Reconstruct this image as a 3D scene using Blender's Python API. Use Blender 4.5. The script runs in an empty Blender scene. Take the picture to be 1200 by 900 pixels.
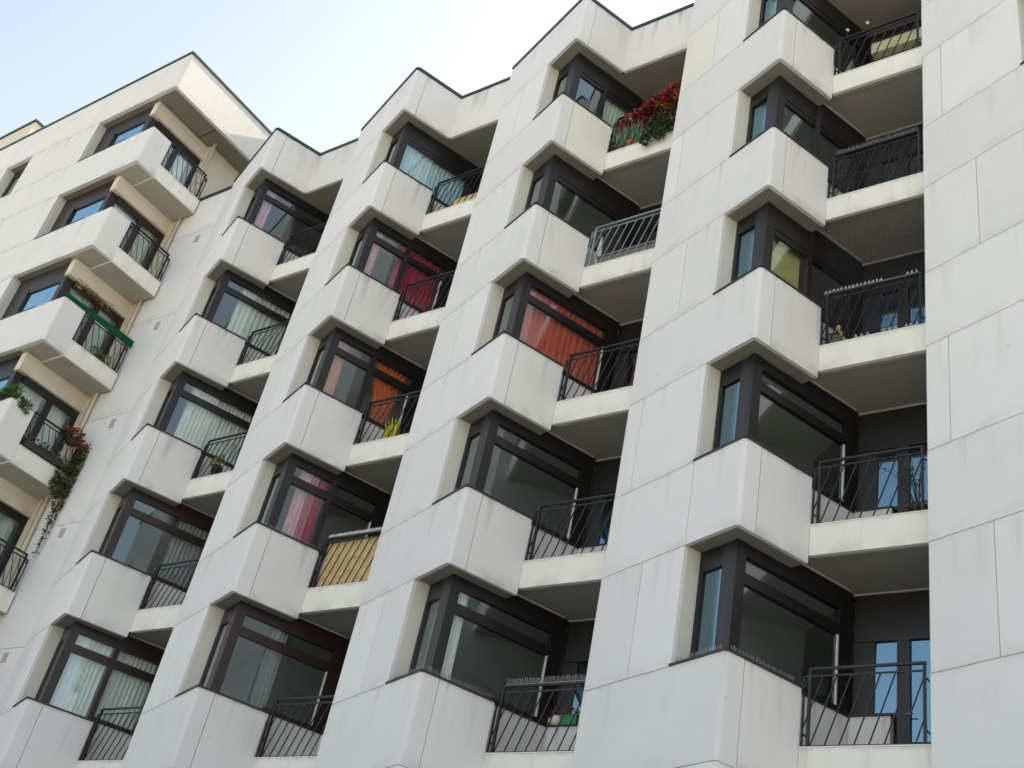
import bpy, math, random
from mathutils import Vector, Matrix
random.seed(7)
S = bpy.context.scene
COL = S.collection
R = math.radians
ZS = 4.1                       # ground level to the measuring datum
H = 2.8                        # storey height
ANG = 0.3644267; CA, SA = math.cos(ANG), math.sin(ANG)
P = 4.2909; LA = 2.5324; LB = 1.1781; LW = 0.908; HP = 1.2255
ZR = 16.846 + ZS; ZRB = 15.597 + ZS
YC = LB*CA; XC = LB*SA          # inner corner where the parapet meets the balcony front
YB = 2.28; XR = P - LA*CA       # loggia back wall and right wall
YA = LA*SA
def T(k): return k*H + ZS        # sill level of storey k
def Bt(k): return k*H - HP + ZS  # underside of its parapet
def pl(s, t): return (s*CA + t*SA, -s*SA + t*CA)    # s along the long panel face, t along the short return

# ------------------------------------------------------------------ materials
def newmat(name):
    m = bpy.data.materials.new(name); m.use_nodes = True
    nt = m.node_tree; b = nt.nodes['Principled BSDF']
    return m, nt, b
def N(nt, typ, **kw):
    n = nt.nodes.new(typ)
    for k, v in kw.items(): setattr(n, k, v)
    return n
def simple(name, col, rough=.6, metal=0., var=.12, scale=6., bump=0., spec=.5):
    m, nt, b = newmat(name)
    tc = N(nt, 'ShaderNodeTexCoord'); no = N(nt, 'ShaderNodeTexNoise')
    no.inputs['Scale'].default_value = scale; no.inputs['Detail'].default_value = 5
    nt.links.new(tc.outputs['Object'], no.inputs['Vector'])
    mp = N(nt, 'ShaderNodeMapRange'); mp.inputs['From Min'].default_value = .3; mp.inputs['From Max'].default_value = .7
    mp.inputs['To Min'].default_value = 1-var; mp.inputs['To Max'].default_value = 1+var
    nt.links.new(no.outputs['Fac'], mp.inputs['Value'])
    mx = N(nt, 'ShaderNodeVectorMath', operation='SCALE'); mx.inputs[0].default_value = col
    nt.links.new(mp.outputs['Result'], mx.inputs['Scale'])
    nt.links.new(mx.outputs['Vector'], b.inputs['Base Color'])
    b.inputs['Roughness'].default_value = rough; b.inputs['Metallic'].default_value = metal
    b.inputs['Specular IOR Level'].default_value = spec
    if bump:
        bp = N(nt, 'ShaderNodeBump'); bp.inputs['Strength'].default_value = bump; bp.inputs['Distance'].default_value = .01
        nt.links.new(no.outputs['Fac'], bp.inputs['Height']); nt.links.new(bp.outputs['Normal'], b.inputs['Normal'])
    return m

def wallmat(name, col, grime=(.20, .19, .17), streak=.5, edge=.35):
    """painted concrete panels: per-panel tone, mottling, run-off streaks below the top edge, dirt along the lower edge"""
    m, nt, b = newmat(name); L = nt.links.new
    at = N(nt, 'ShaderNodeAttribute', attribute_name='pan'); sp = N(nt, 'ShaderNodeSeparateColor'); L(at.outputs['Color'], sp.inputs['Color'])
    uv = N(nt, 'ShaderNodeUVMap', uv_map='UVMap')
    def noise(scale, sx, sy, detail=4):
        mp = N(nt, 'ShaderNodeMapping'); mp.inputs['Scale'].default_value = (sx, sy, 1); L(uv.outputs['UV'], mp.inputs['Vector'])
        n = N(nt, 'ShaderNodeTexNoise'); n.inputs['Scale'].default_value = scale; n.inputs['Detail'].default_value = detail
        L(mp.outputs['Vector'], n.inputs['Vector']); return n.outputs['Fac']
    def mr(v, a, c, d, e, smooth=False):
        n = N(nt, 'ShaderNodeMapRange'); n.interpolation_type = 'SMOOTHSTEP' if smooth else 'LINEAR'
        for k, x in zip(('From Min', 'From Max', 'To Min', 'To Max'), (a, c, d, e)): n.inputs[k].default_value = x
        L(v, n.inputs['Value']); return n.outputs['Result']
    def mul(a, c, op='MULTIPLY'):
        n = N(nt, 'ShaderNodeMath', operation=op)
        for i, x in enumerate((a, c)):
            if isinstance(x, float): n.inputs[i].default_value = x
            else: L(x, n.inputs[i])
        return n.outputs[0]
    streakn = mr(noise(1, 4.5, .45, 5), .50, .74, 0, 1, True)
    finest = mr(noise(1, 22, .8, 3), .45, .7, .35, 1)
    fall = mr(sp.outputs['Green'], 0., .95, 1, 0, True)
    st = mul(mul(mul(streakn, finest), fall), streak)
    low = mul(mr(sp.outputs['Blue'], 0., .22, 1, 0, True), mr(noise(1, 3, 3, 5), .42, .72, 0, 1))
    top = mul(mr(sp.outputs['Green'], 0., .07, 1, 0, True), mr(noise(1, 5, 2, 5), .4, .7, 0, 1))
    cloud = mul(mr(noise(.8, 1, 1, 6), .52, .8, 0, 1, True), .06)
    tot = mul(mul(mul(st, mul(low, edge), 'ADD'), mul(top, edge*1.1), 'ADD'), cloud, 'ADD')
    n = N(nt, 'ShaderNodeMath', operation='MINIMUM'); n.inputs[1].default_value = .8; L(tot, n.inputs[0]); tot = n.outputs[0]
    spots = mr(noise(9, 1, 1, 2), .755, .775, 0, .35)
    tot = mul(tot, spots, 'ADD')
    tone = mul(mul(sp.outputs['Red'], 1.0), mr(noise(2.2, 1, 1, 6), .3, .7, .982, 1.016))
    sc = N(nt, 'ShaderNodeVectorMath', operation='SCALE'); sc.inputs[0].default_value = col; L(tone, sc.inputs['Scale'])
    mx = N(nt, 'ShaderNodeMix', data_type='RGBA'); L(tot, mx.inputs['Factor']); L(sc.outputs['Vector'], mx.inputs['A']); mx.inputs['B'].default_value = (*grime, 1)
    L(mx.outputs['Result'], b.inputs['Base Color'])
    b.inputs['Roughness'].default_value = .72; b.inputs['Specular IOR Level'].default_value = .3
    bp = N(nt, 'ShaderNodeBump'); bp.inputs['Strength'].default_value = .12; bp.inputs['Distance'].default_value = .01
    L(noise(14, 1, 1, 5), bp.inputs['Height']); L(bp.outputs['Normal'], b.inputs['Normal'])
    return m

def glassmat(name, tint=(.95, .98, .97), ior=1.7, refl=(.80, .95, .98), boost=2.4):
    m, nt, b = newmat(name); L = nt.links.new
    nt.nodes.remove(b)
    tr = N(nt, 'ShaderNodeBsdfTransparent'); tr.inputs['Color'].default_value = (*tint, 1)
    gl = N(nt, 'ShaderNodeBsdfAnisotropic') if False else N(nt, 'ShaderNodeBsdfGlossy')
    gl.inputs['Roughness'].default_value = .012; gl.inputs['Color'].default_value = (*refl, 1)
    tc = N(nt, 'ShaderNodeTexCoord'); no = N(nt, 'ShaderNodeTexNoise'); no.inputs['Scale'].default_value = 1.6; no.inputs['Detail'].default_value = 1
    L(tc.outputs['Object'], no.inputs['Vector'])
    bp = N(nt, 'ShaderNodeBump'); bp.inputs['Strength'].default_value = .03; bp.inputs['Distance'].default_value = .05
    L(no.outputs['Fac'], bp.inputs['Height']); L(bp.outputs['Normal'], gl.inputs['Normal'])
    fr = N(nt, 'ShaderNodeFresnel'); fr.inputs['IOR'].default_value = ior
    mx = N(nt, 'ShaderNodeMixShader'); 
    ge = N(nt, 'ShaderNodeNewGeometry'); iv = N(nt, 'ShaderNodeMath', operation='SUBTRACT'); iv.inputs[0].default_value = 1.7; L(ge.outputs['Backfacing'], iv.inputs[1])
    i2 = N(nt, 'ShaderNodeMath', operation='MULTIPLY'); i3 = N(nt, 'ShaderNodeMath', operation='SUBTRACT'); i3.inputs[0].default_value = 1.; L(ge.outputs['Backfacing'], i3.inputs[1])
    L(fr.outputs['Fac'], i2.inputs[0]); L(i3.outputs[0], i2.inputs[1])          # only the outer face mirrors
    i4 = N(nt, 'ShaderNodeMath', operation='MULTIPLY', use_clamp=True); i4.inputs[1].default_value = boost; L(i2.outputs[0], i4.inputs[0]); nt.nodes.remove(iv)
    L(i4.outputs[0], mx.inputs[0]); L(tr.outputs[0], mx.inputs[1]); L(gl.outputs[0], mx.inputs[2])
    L(mx.outputs[0], nt.nodes['Material Output'].inputs['Surface'])
    return m

def clothmat(name, col, trans=.3, rough=.9):
    m, nt, b = newmat(name); L = nt.links.new
    tc = N(nt, 'ShaderNodeTexCoord'); no = N(nt, 'ShaderNodeTexNoise'); no.inputs['Scale'].default_value = 9; no.inputs['Detail'].default_value = 4
    L(tc.outputs['Object'], no.inputs['Vector'])
    mp = N(nt, 'ShaderNodeMapRange'); mp.inputs['To Min'].default_value = .8; mp.inputs['To Max'].default_value = 1.2; L(no.outputs['Fac'], mp.inputs['Value'])
    mx = N(nt, 'ShaderNodeVectorMath', operation='SCALE'); mx.inputs[0].default_value = col; L(mp.outputs['Result'], mx.inputs['Scale'])
    L(mx.outputs['Vector'], b.inputs['Base Color']); b.inputs['Roughness'].default_value = rough; b.inputs['Specular IOR Level'].default_value = .1
    return m

def leafmat(name, c1, c2, rough=.5):
    m, nt, b = newmat(name); L = nt.links.new
    at = N(nt, 'ShaderNodeAttribute', attribute_name='pan'); sp = N(nt, 'ShaderNodeSeparateColor'); L(at.outputs['Color'], sp.inputs['Color'])
    mx = N(nt, 'ShaderNodeMix', data_type='RGBA'); L(sp.outputs['Red'], mx.inputs['Factor'])
    mx.inputs['A'].default_value = (*c1, 1); mx.inputs['B'].default_value = (*c2, 1)
    L(mx.outputs['Result'], b.inputs['Base Color']); b.inputs['Roughness'].default_value = rough
    return m

M = {}
M['wall'] = wallmat('painted_concrete', (.752, .741, .726), streak=.36, edge=.22)
M['wallB'] = wallmat('painted_concrete_return', (.738, .72, .698), streak=.9, edge=.45)
M['cream'] = wallmat('cream_panel', (.745, .73, .64), streak=.2, edge=.15)
M['front'] = wallmat('balcony_front_paint', (.82, .80, .73), streak=.35, edge=.35, grime=(.26, .25, .19))
M['reveal'] = wallmat('reveal_paint', (.66, .64, .56), streak=.5, edge=.8, grime=(.2, .18, .13))
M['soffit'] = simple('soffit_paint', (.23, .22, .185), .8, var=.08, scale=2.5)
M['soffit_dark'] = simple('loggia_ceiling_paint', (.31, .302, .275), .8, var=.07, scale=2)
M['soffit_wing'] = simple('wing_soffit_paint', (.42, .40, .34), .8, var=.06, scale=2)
M['trim'] = simple('cream_trim', (.55, .52, .40), .6)
M['core'] = simple('joint_filler', (.03, .03, .03), .9)
M['coping'] = simple('dark_green_coping', (.012, .045, .04), .45, var=.25)
M['sill'] = simple('dark_sill_metal', (.022, .022, .02), .5, var=.3)
M['frame'] = simple('dark_brown_frame', (.010, .008, .008), .42, var=.25)
M['frame_red'] = simple('red_brown_frame', (.024, .010, .009), .4, var=.25)
M['frame_grey'] = simple('weathered_grey_frame', (.024, .021, .025), .5, var=.2)
M['panel_dark'] = simple('dark_spandrel', (.012, .011, .010), .5, var=.2)
M['rail'] = simple('railing_paint', (.012, .009, .009), .45, var=.3)
M['rail_light'] = simple('railing_paint_pale', (.22, .27, .29), .45, var=.15)
M['glass'] = glassmat('window_glass')
M['glass_door'] = glassmat('door_glass', (.85, .9, .92), 2.0, (.48, .79, 1.), 2.6)
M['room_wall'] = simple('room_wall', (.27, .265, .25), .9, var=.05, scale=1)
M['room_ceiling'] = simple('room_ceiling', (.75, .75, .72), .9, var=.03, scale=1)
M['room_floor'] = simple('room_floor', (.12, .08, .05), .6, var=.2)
M['roof'] = simple('roof_gravel', (.25, .24, .22), .9)
M['beige'] = wallmat('beige_render', (.69, .62, .50), streak=.25, edge=.4, grime=(.35, .25, .14))
M['wingwall'] = wallmat('wing_concrete', (.75, .732, .708))
M['pipe'] = simple('cream_pipe', (.58, .50, .37), .5)
M['vent'] = simple('vent_grey', (.52, .50, .48), .7)
M['spike'] = simple('spike_steel', (.30, .29, .27), .4, .5)
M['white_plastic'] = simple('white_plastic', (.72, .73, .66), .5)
M['asphalt'] = simple('asphalt', (.06, .06, .06), .9, var=.2, scale=3, bump=.3)
M['paving'] = simple('paving', (.24, .23, .21), .9, var=.15, scale=4)
M['kerb'] = simple('kerb_stone', (.3, .3, .29), .9)
M['ground'] = simple('pale_paved_ground', (.46, .43, .37), .95, var=.25, scale=.4)

# ------------------------------------------------------------------ mesh builder
class MB:
    def __init__(s): s.v = []; s.f = []; s.mi = []; s.pan = []; s.mats = []; s.sm = []
    def mat(s, m):
        m = M[m] if isinstance(m, str) else m
        if m not in s.mats: s.mats.append(m)
        return s.mats.index(m)
    def face(s, pts, m, tone=1., z0=None, z1=None, smooth=False):
        i = len(s.v); s.v += [tuple(p) for p in pts]; s.f.append(list(range(i, i+len(pts)))); s.mi.append(s.mat(m)); s.sm.append(smooth)
        for p in pts:
            s.pan.append((tone, (z1-p[2]) if z1 is not None else 9., (p[2]-z0) if z0 is not None else 9., 1.))
    def prism(s, poly, z0, z1, m, tone=1., mt=None, smooth_from=None, ends=True, dirt=False):
        """vertical prism over a plan polygon, counter-clockwise seen from above"""
        ar = sum(poly[i-1][0]*poly[i][1]-poly[i][0]*poly[i-1][1] for i in range(len(poly)))
        if ar < 0: poly = poly[::-1]
        a, c = (z0, z1) if dirt else (None, None)
        n = len(poly)
        for i in range(n):
            p, q = poly[i], poly[(i+1) % n]
            s.face([(p[0], p[1], z0), (q[0], q[1], z0), (q[0], q[1], z1), (p[0], p[1], z1)], m, tone, a, c)
        if ends:
            s.face([(p[0], p[1], z1) for p in poly], mt or m, tone)
            s.face([(p[0], p[1], z0) for p in poly[::-1]], mt or m, tone)
    def box(s, x0, x1, y0, y1, z0, z1, m, tone=1., dirt=False, mt=None):
        s.prism([(x0, y0), (x1, y0), (x1, y1), (x0, y1)], z0, z1, m, tone, dirt=dirt, mt=mt)
    def pbox(s, s0, s1, t0, t1, z0, z1, m, tone=1., dirt=False, mt=None):
        s.prism([pl(s0, t0), pl(s1, t0), pl(s1, t1), pl(s0, t1)], z0, z1, m, tone, dirt=dirt, mt=mt)
    def bar(s, p, q, w, m, h=None):
        p, q = Vector(p), Vector(q); d = (q-p).normalized()
        u = Vector((0, 0, 1)) if abs(d.z) < .9 else Vector((0, 1, 0))
        a = d.cross(u).normalized(); b = a.cross(d).normalized(); h = h or w
        c = [a*(w/2)+b*(h/2), -a*(w/2)+b*(h/2), -a*(w/2)-b*(h/2), a*(w/2)-b*(h/2)]
        for i in range(4):
            s.face([p+c[i], p+c[(i+1) % 4], q+c[(i+1) % 4], q+c[i]], m)
        s.face([p+x for x in c[::-1]], m); s.face([q+x for x in c], m)
    def tube(s, pts, r, m, n=8, r1=None):
        pts = [Vector(p) for p in pts]; rings = []
        for i, p in enumerate(pts):
            d = (pts[min(i+1, len(pts)-1)]-pts[max(i-1, 0)]).normalized()
            u = Vector((0, 0, 1)) if abs(d.z) < .9 else Vector((0, 1, 0))
            a = d.cross(u).normalized(); b = a.cross(d).normalized()
            rr = r if r1 is None else r+(r1-r)*i/(len(pts)-1)
            rings.append([p+(a*math.cos(k*2*math.pi/n)+b*math.sin(k*2*math.pi/n))*rr for k in range(n)])
        for A_, B_ in zip(rings, rings[1:]):
            for k in range(n): s.face([A_[k], B_[k], B_[(k+1) % n], A_[(k+1) % n]], m, smooth=True)
        s.face(rings[0], m); s.face(rings[-1][::-1], m)
    def lathe(s, c, prof, m, n=14):
        rings = [[(c[0]+r*math.cos(k*2*math.pi/n), c[1]+r*math.sin(k*2*math.pi/n), c[2]+z) for k in range(n)] for r, z in prof]
        for A_, B_ in zip(rings, rings[1:]):
            for k in range(n): s.face([A_[k], A_[(k+1) % n], B_[(k+1) % n], B_[k]], m, smooth=True)
    def leaf(s, p, d, n, L, w, m, tone):
        d = d.normalized(); a = d.cross(n)
        a = a.normalized() if a.length > 1e-4 else Vector((1, 0, 0))
        nn = a.cross(d)
        t = p+d*L; mid = p+d*L*.5+nn*w*.25
        s.face([p, mid+a*w*.5-nn*w*.3, t], m, tone); s.face([p, t, mid-a*w*.5-nn*w*.3], m, tone)
        s.face([p, mid+a*w*.5-nn*w*.3, mid, ], m, tone)
    def mesh(s, name):
        me = bpy.data.meshes.new(name)
        # weld identical corners so panels are closed shells
        key = {}; vs = []; fs = []
        for f in s.f:
            g = []
            for i in f:
                k = tuple(round(x, 5) for x in s.v[i])
                if k not in key: key[k] = len(vs); vs.append(s.v[i])
                g.append(key[k])
            fs.append(g)
        me.from_pydata(vs, [], fs)
        for m in s.mats: me.materials.append(m)
        if len(me.polygons) == len(s.f):
            me.polygons.foreach_set('material_index', s.mi); me.polygons.foreach_set('use_smooth', s.sm)
            at = me.color_attributes.new('pan', 'FLOAT_COLOR', 'CORNER'); uv = me.uv_layers.new(name='UVMap')
            li = 0; flat = [0.]*(4*len(me.loops)); fu = [0.]*(2*len(me.loops)); k = 0
            for f in s.f:
                a, b, c = (Vector(s.v[f[0]]), Vector(s.v[f[1]]), Vector(s.v[f[2]]))
                nn = (b-a).cross(c-a)
                if nn.length > 1e-9: nn.normalize()
                ver = abs(nn.z) < .7
                tx, ty = (-nn.y, nn.x) if ver else (1, 0)
                for i in f:
                    p = s.v[i]
                    flat[4*k:4*k+4] = s.pan[i]
                    fu[2*k] = p[0]*tx+p[1]*ty+s.pan[i][0]*57.3; fu[2*k+1] = p[2] if ver else p[1]
                    k += 1
            at.data.foreach_set('color', flat); uv.data.foreach_set('uv', fu)
        me.update(); return me

CACHE = {}
def obj(name, me, parent=None, loc=(0, 0, 0)):
    if isinstance(me, MB): me = me.mesh(name)
    o = bpy.data.objects.new(name, me); COL.objects.link(o); o.location = loc
    if parent:
        o.parent = parent
    return o
def cached(key, fn):
    if key not in CACHE:
        CACHE[key] = fn().mesh(key[0])
    return CACHE[key]
def empty(name, loc=(0, 0, 0)):
    o = bpy.data.objects.new(name, None); COL.objects.link(o); o.location = loc; o.empty_display_size = .3; return o
def tag(o, label=None, cat=None, group=None, kind=None):
    if label: o['label'] = label
    if cat: o['category'] = cat
    if group: o['group'] = group
    if kind: o['kind'] = kind
    return o

# ------------------------------------------------------------------ ground, street
g = MB(); g.box(-600, 600, -600, 600, -.5, 0, 'ground'); tag(obj('ground', g), kind='structure')
g = MB(); g.box(-120, 120, -13.0, -6.0, -.02, .004, 'asphalt'); tag(obj('road', g), kind='structure')
g = MB(); g.box(-120, 120, -6.0, -5.85, -.02, .14, 'kerb'); g.box(-120, 120, -5.85, 1.5, -.02, .136, 'paving'); tag(obj('pavement', g), kind='structure')

# ------------------------------------------------------------------ sawtooth building
CAMX, CAMY, CAMZ = 5.580469, -10.917973, -2.474409+ZS
bld = tag(empty('apartment_building', (0, 1.1, 0)), 'white panelled apartment block with a sawtooth front of corner windows and recessed balconies', 'building')
BO = Vector((0, 1.1, 0))
def part(name, me, loc=(0, 0, 0), parent=None):
    if parent is None: return obj(name, me, bld, Vector(loc)-BO)
    return obj(name, me, parent, loc)
GAP = .0048; TH = .06; RAD = .06; JB = .288
def arc():
    o = []
    for i in range(9):
        a = i/8*math.pi/2
        o.append((-RAD+RAD*math.sin(a), RAD-RAD*math.cos(a)))
    return o
def strip(mb, outer, z0, z1, m, tone, th=TH):
    """panel following an outer plan polyline given as (s, t), with its thickness inwards"""
    inner = []
    n = len(outer)
    for i, p in enumerate(outer):
        a = outer[max(i-1, 0)]; b = outer[min(i+1, n-1)]
        dx, dy = b[0]-a[0], b[1]-a[1]; l = math.hypot(dx, dy)
        inner.append((p[0]-dy/l*th, p[1]+dx/l*th))
    poly = [pl(*p) for p in outer]+[pl(*p) for p in inner[::-1]]
    # long sides first so that the dirt follows the panel's own edges
    ar = sum(poly[i-1][0]*poly[i][1]-poly[i][0]*poly[i-1][1] for i in range(len(poly)))
    if ar < 0: poly = poly[::-1]
    for i in range(len(poly)):
        p, q = poly[i], poly[(i+1) % len(poly)]
        mb.face([(p[0], p[1], z0), (q[0], q[1], z0), (q[0], q[1], z1), (p[0], p[1], z1)], m, tone, z0, z1)
    for j in range(n-1):
        o0, o1, i0, i1 = pl(*outer[j]), pl(*outer[j+1]), pl(*inner[j]), pl(*inner[j+1])
        mb.face([(*o0, z1), (*o1, z1), (*i1, z1), (*i0, z1)], m, tone)
        mb.face([(*o0, z0), (*i0, z0), (*i1, z0), (*o1, z0)], m, tone)

CAP_L = [pl(-LW-.02, -.018), pl(.018, -.018), pl(.018, LB-.002), pl(-.30, LB-.002), pl(-.30, .30), pl(-LW-.02, .30)]
def wall_column(col):
    rnd = random.Random(100+col)
    mb = MB()
    tn = lambda: 1+rnd.uniform(-.055, .035)
    def levelA(s0, s1, z0, z1, m='wall'):
        mb.pbox(s0+GAP, s1-(GAP if s1 < 0 else 0), 0, TH, z0+GAP, z1-GAP, m, tn(), dirt=True)
    def wrap(z0, z1, smin=-LA, extra=None, mB='wallB', far=LB):
        o = [(smin, 0)]+arc()+[(0, JB-GAP)]
        if extra is not None:
            levelA(smin, extra, z0, z1); o[0] = (extra+GAP, 0)
        strip(mb, o, z0+GAP, z1-GAP, 'wall', tn())
        mb.pbox(-TH, 0, JB+GAP, far, z0+GAP, z1-GAP, mB, tn(), dirt=True)
    # plinth storeys below the first parapet
    for z0, z1 in ((.0, .95), (.95, 2.85), (2.85, T(0)), (T(0), Bt(1))):
        wrap(z0, z1)
    for k in range(1, 6):
        wrap(Bt(k), T(k), extra=(-LW if (col == 4 and k == 2) else None), mB=('cream' if (col == 3 and k == 5) else 'wallB'))
        j = -2.2 if k % 2 == 0 else -1.69
        top = Bt(k+1) if k < 5 else ZRB
        levelA(-LA, j, T(k), top, 'cream' if (col == 4 and k == 5) else 'wall'); levelA(j, -LW+GAP, T(k), top)
        # reveal of the window opening, low walls and undersides
        mb.pbox(-LW-.08, -LW-.001, TH+.003, .36, T(k)+.02, top+.1, 'reveal', tn(), dirt=True)
        mb.pbox(-LA+.05, -LW-.082, TH+.003, .30, T(k)-.05, top+.05, 'core')
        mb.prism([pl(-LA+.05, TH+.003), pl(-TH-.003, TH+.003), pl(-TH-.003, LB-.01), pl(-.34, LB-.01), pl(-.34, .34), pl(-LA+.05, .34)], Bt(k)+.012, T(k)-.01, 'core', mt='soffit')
        # low wall inside the loggia below the glazing
        mb.pbox(-.36, -.27, LB-.008, 2.36, T(k)-.74, T(k)+.075, 'wallB', tn(), dirt=True)
        mb.box(.56, 1.06, YB-.10, YB+.02, T(k)-.74, T(k)+.075, 'wallB', tn(), dirt=True)
        mb.box(.56, 1.075, YB-.115, YB+.0, T(k)+.077, T(k)+.10, 'sill')
        mb.pbox(-.375, -.255, LB+.0, 2.30, T(k)+.077, T(k)+.10, 'sill')
    wrap(ZRB, ZR)
    mb.box(XC-.004, XR+.03, YC, YC+TH, ZRB+GAP, ZR-GAP, 'wallB', tn(), dirt=True)
    # dark filler behind the joints of the closed lower storeys and the attic
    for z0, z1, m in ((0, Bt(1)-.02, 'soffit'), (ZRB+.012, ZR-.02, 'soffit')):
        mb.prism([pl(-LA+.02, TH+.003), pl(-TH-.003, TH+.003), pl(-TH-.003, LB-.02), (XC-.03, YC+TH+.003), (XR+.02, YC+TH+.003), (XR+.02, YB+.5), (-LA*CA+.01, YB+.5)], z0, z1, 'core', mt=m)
    # return wall at the left end of the long face, the right side of the loggia next door
    mb.prism([(-LA*CA, YA+.003), pl(-LA+.005, TH), (-LA*CA+.10, YB+.1), (-LA*CA, YB+.1)], 0, ZR-.008, 'wallB', .97)
    # ground floor loggia is closed with a plain wall
    mb.box(XC-.002, XR+.02, YC, YC+TH, 0, T(1)-1.2, 'wallB', tn(), dirt=True)
    # walls between the flats
    mb.box(-LA*CA+.012, -LA*CA+.09, YB+.12, 11.9, 0, ZR-.4, 'room_wall')
    return mb
def coping(col):
    mb = MB(); e = .025
    o = [(-LA-.0, -e)]+[(s+e*.7 if i > 3 else s, t-e*.7 if i < 5 else t) for i, (s, t) in enumerate(arc())]
    o = [(-LA, -e), (-RAD, -e), (-RAD*.3+e*.7, RAD*.3-e*.7), (e, RAD), (e, LB-.03)]
    poly = [pl(*p) for p in o]+[(XC+e, YC-e), (XR+.01, YC-e), (XR+.01, YC+.30), (XC-.2, YC+.30)]+[pl(-.3, .3), pl(-LA, .3)]
    mb.prism(poly, ZR, ZR+.075, 'coping'); return mb

def balcony(k):
    mb = MB(); zt = T(k)
    rnd = random.Random(k*7)
    mb.box(XC+.004, XR-.004, YC, YC+.06, zt-1.115, zt-.70, 'front', 1+rnd.uniform(-.03, .03), dirt=True)
    mb.box(XC+.004, XR-.004, YC-.006, YC+.09, zt-.698, zt-.683, 'front', .93)
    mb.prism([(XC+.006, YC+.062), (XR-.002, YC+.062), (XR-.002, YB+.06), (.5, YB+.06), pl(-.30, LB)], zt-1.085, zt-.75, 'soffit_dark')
    mb.box(XC+.03, XR-.003, YC+.10, YC+.118, zt-1.103, zt-1.087, 'trim')
    mb.box(.56, XR-.003, YB-.035, YB-.005, zt-1.102, zt-1.087, 'trim')
    mb.prism([pl(-.245, LB+.05), pl(-.22, LB+.05), pl(-.22, 2.20), pl(-.245, 2.22)], zt-1.102, zt-1.087, 'trim')
    return mb

def railing(m, right=1.79):
    """local origin on the sill level of its storey, at the corner of the column"""
    mb = MB(); y = YC+.035; lo = -.668; hi = .145; sl = .356
    mb.bar((XC+.01, y, lo), (right, y, lo), .018, m); mb.bar((XC+.015, y, hi), (right, y, hi), .018, m)
    mb.bar((.505, y, .232), (right+.02, y, .232), .038, m, .026)
    mb.bar((.505, y, lo+.01), (.505, y, .23), .034, m); mb.bar((right, y, lo), (right, y, .23), .03, m)
    mb.bar((XC+.015, y, lo), (XC+.015, y, hi), .02, m)
    for x in (.46, right+.03):
        for z in (-.56, .02):
            mb.tube([(x-.035, y+.0, z), (x, y-.0, z+.03), (x+.02, y, z)], .012, m, 5)
    for i in range(-2, 9):
        x0 = .531+.165*i; z0 = lo; z1 = hi
        if x0 < XC+.015: z0 = lo+(XC+.015-x0)/sl; x0 = XC+.015
        x1 = x0+(z1-z0)*sl
        if x1 > right: z1 = z0+(right-x0)/sl; x1 = right
        if z1-z0 > .06: mb.bar((x0, y, z0), (x1, y, z1), .0135, m)
    return mb

def window(hdr, shut, mull, fm, mm):
    """frame of the corner window and its glazing along the loggia; origin at sill level. hdr: window height"""
    mb = MB(); z0 = .028; zt = hdr-.002
    a0, a1 = .27, .34              # depth range of the narrow side
    b0, b1 = -.345, -.262          # depth range of the long side
    A_ = lambda s0, s1, za, zb, m=fm, d=0.: mb.pbox(s0, s1, a0+d, a1, za, zb, m)
    B_ = lambda t0, t1, za, zb, m=fm, d=0.: mb.pbox(b0, b1-d, t0, t1, za, zb, m)
    A_(-LW+.002, -.842, z0, zt); A_(-.84, -.505, z0, .085); A_(-.84, -.505, 1.30, zt)
    A_(-.503, -.348, z0, zt, 'frame_grey' if fm == 'frame' else fm)
    mb.pbox(-.346, -.255, .262, .42, z0, zt, fm)                       # corner post
    B_(.422, 1.18, z0, .095); B_(.422, 1.18, 1.415 if not shut else 1.18, zt)
    top2 = hdr+.12
    B_(1.182, 2.05, .1, .155); B_(1.182, 2.05, 1.415 if not shut else 1.18, top2)
    B_(2.052, 2.275, .1, top2)
    if not shut:
        B_(.422, 2.05, 1.065, 1.185, fm, .006); B_(.422, 2.05, 1.187, 1.215, fm, .018)
        mb.pbox(b1-.028, b1-.01, 2.022, 2.048, .16, 1.06, 'white_plastic')  # pale strip stands in for the bright reflection along the jamb's edge
    else:
        B_(.422, 2.05, 1.08, 1.178, fm, .012)
    if mull:
        mb.pbox(b0, b1+.012, mull, mull+.085, .1, zt, mm)
    return mb
def panes(hdr, shut, ga):
    out = []
    a = MB(); a.pbox(-.84, -.505, .30, .312, .087, 1.298, ga); out.append(a)
    b = MB(); b.pbox(-.31, -.298, .422, 2.05, .097, 1.078 if shut else 1.063, 'glass'); out.append(b)
    if not shut:
        c = MB(); c.pbox(-.31, -.298, .422, 2.05, 1.217, 1.413, 'glass'); out.append(c)
    return out
def sill():
    mb = MB(); mb.prism(CAP_L, -.004, .024, 'sill'); return mb
def door(hdr, fm):
    mb = MB(); y0, y1 = YB-.01, YB+.06; top = hdr+.12; fl = -.735
    mb.box(.555, XR-.004, y0+.012, y1, 1.19, top, 'panel_dark')
    mb.box(.555, XR-.004, y0-.006, y1, 1.065, 1.188, fm)
    mb.box(.555, .83, y0+.01, y1, .10, 1.063, 'panel_dark')
    mb.box(1.11, 1.262, y0-.012, y1, fl, 1.063, fm)
    mb.box(1.72, XR-.004, y0, y1, fl, 1.063, fm)
    mb.box(1.264, 1.718, y0, y1, fl, fl+.09, fm)
    mb.box(.832, 1.108, y0, y1, .10, .15, fm)
    return mb
def door_panes():
    a = MB(); a.box(.832, 1.108, YB+.02, YB+.032, .152, 1.063, 'glass_door')
    b = MB(); b.box(1.264, 1.718, YB+.02, YB+.032, -.643, 1.063, 'glass_door')
    return [a, b]
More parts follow.
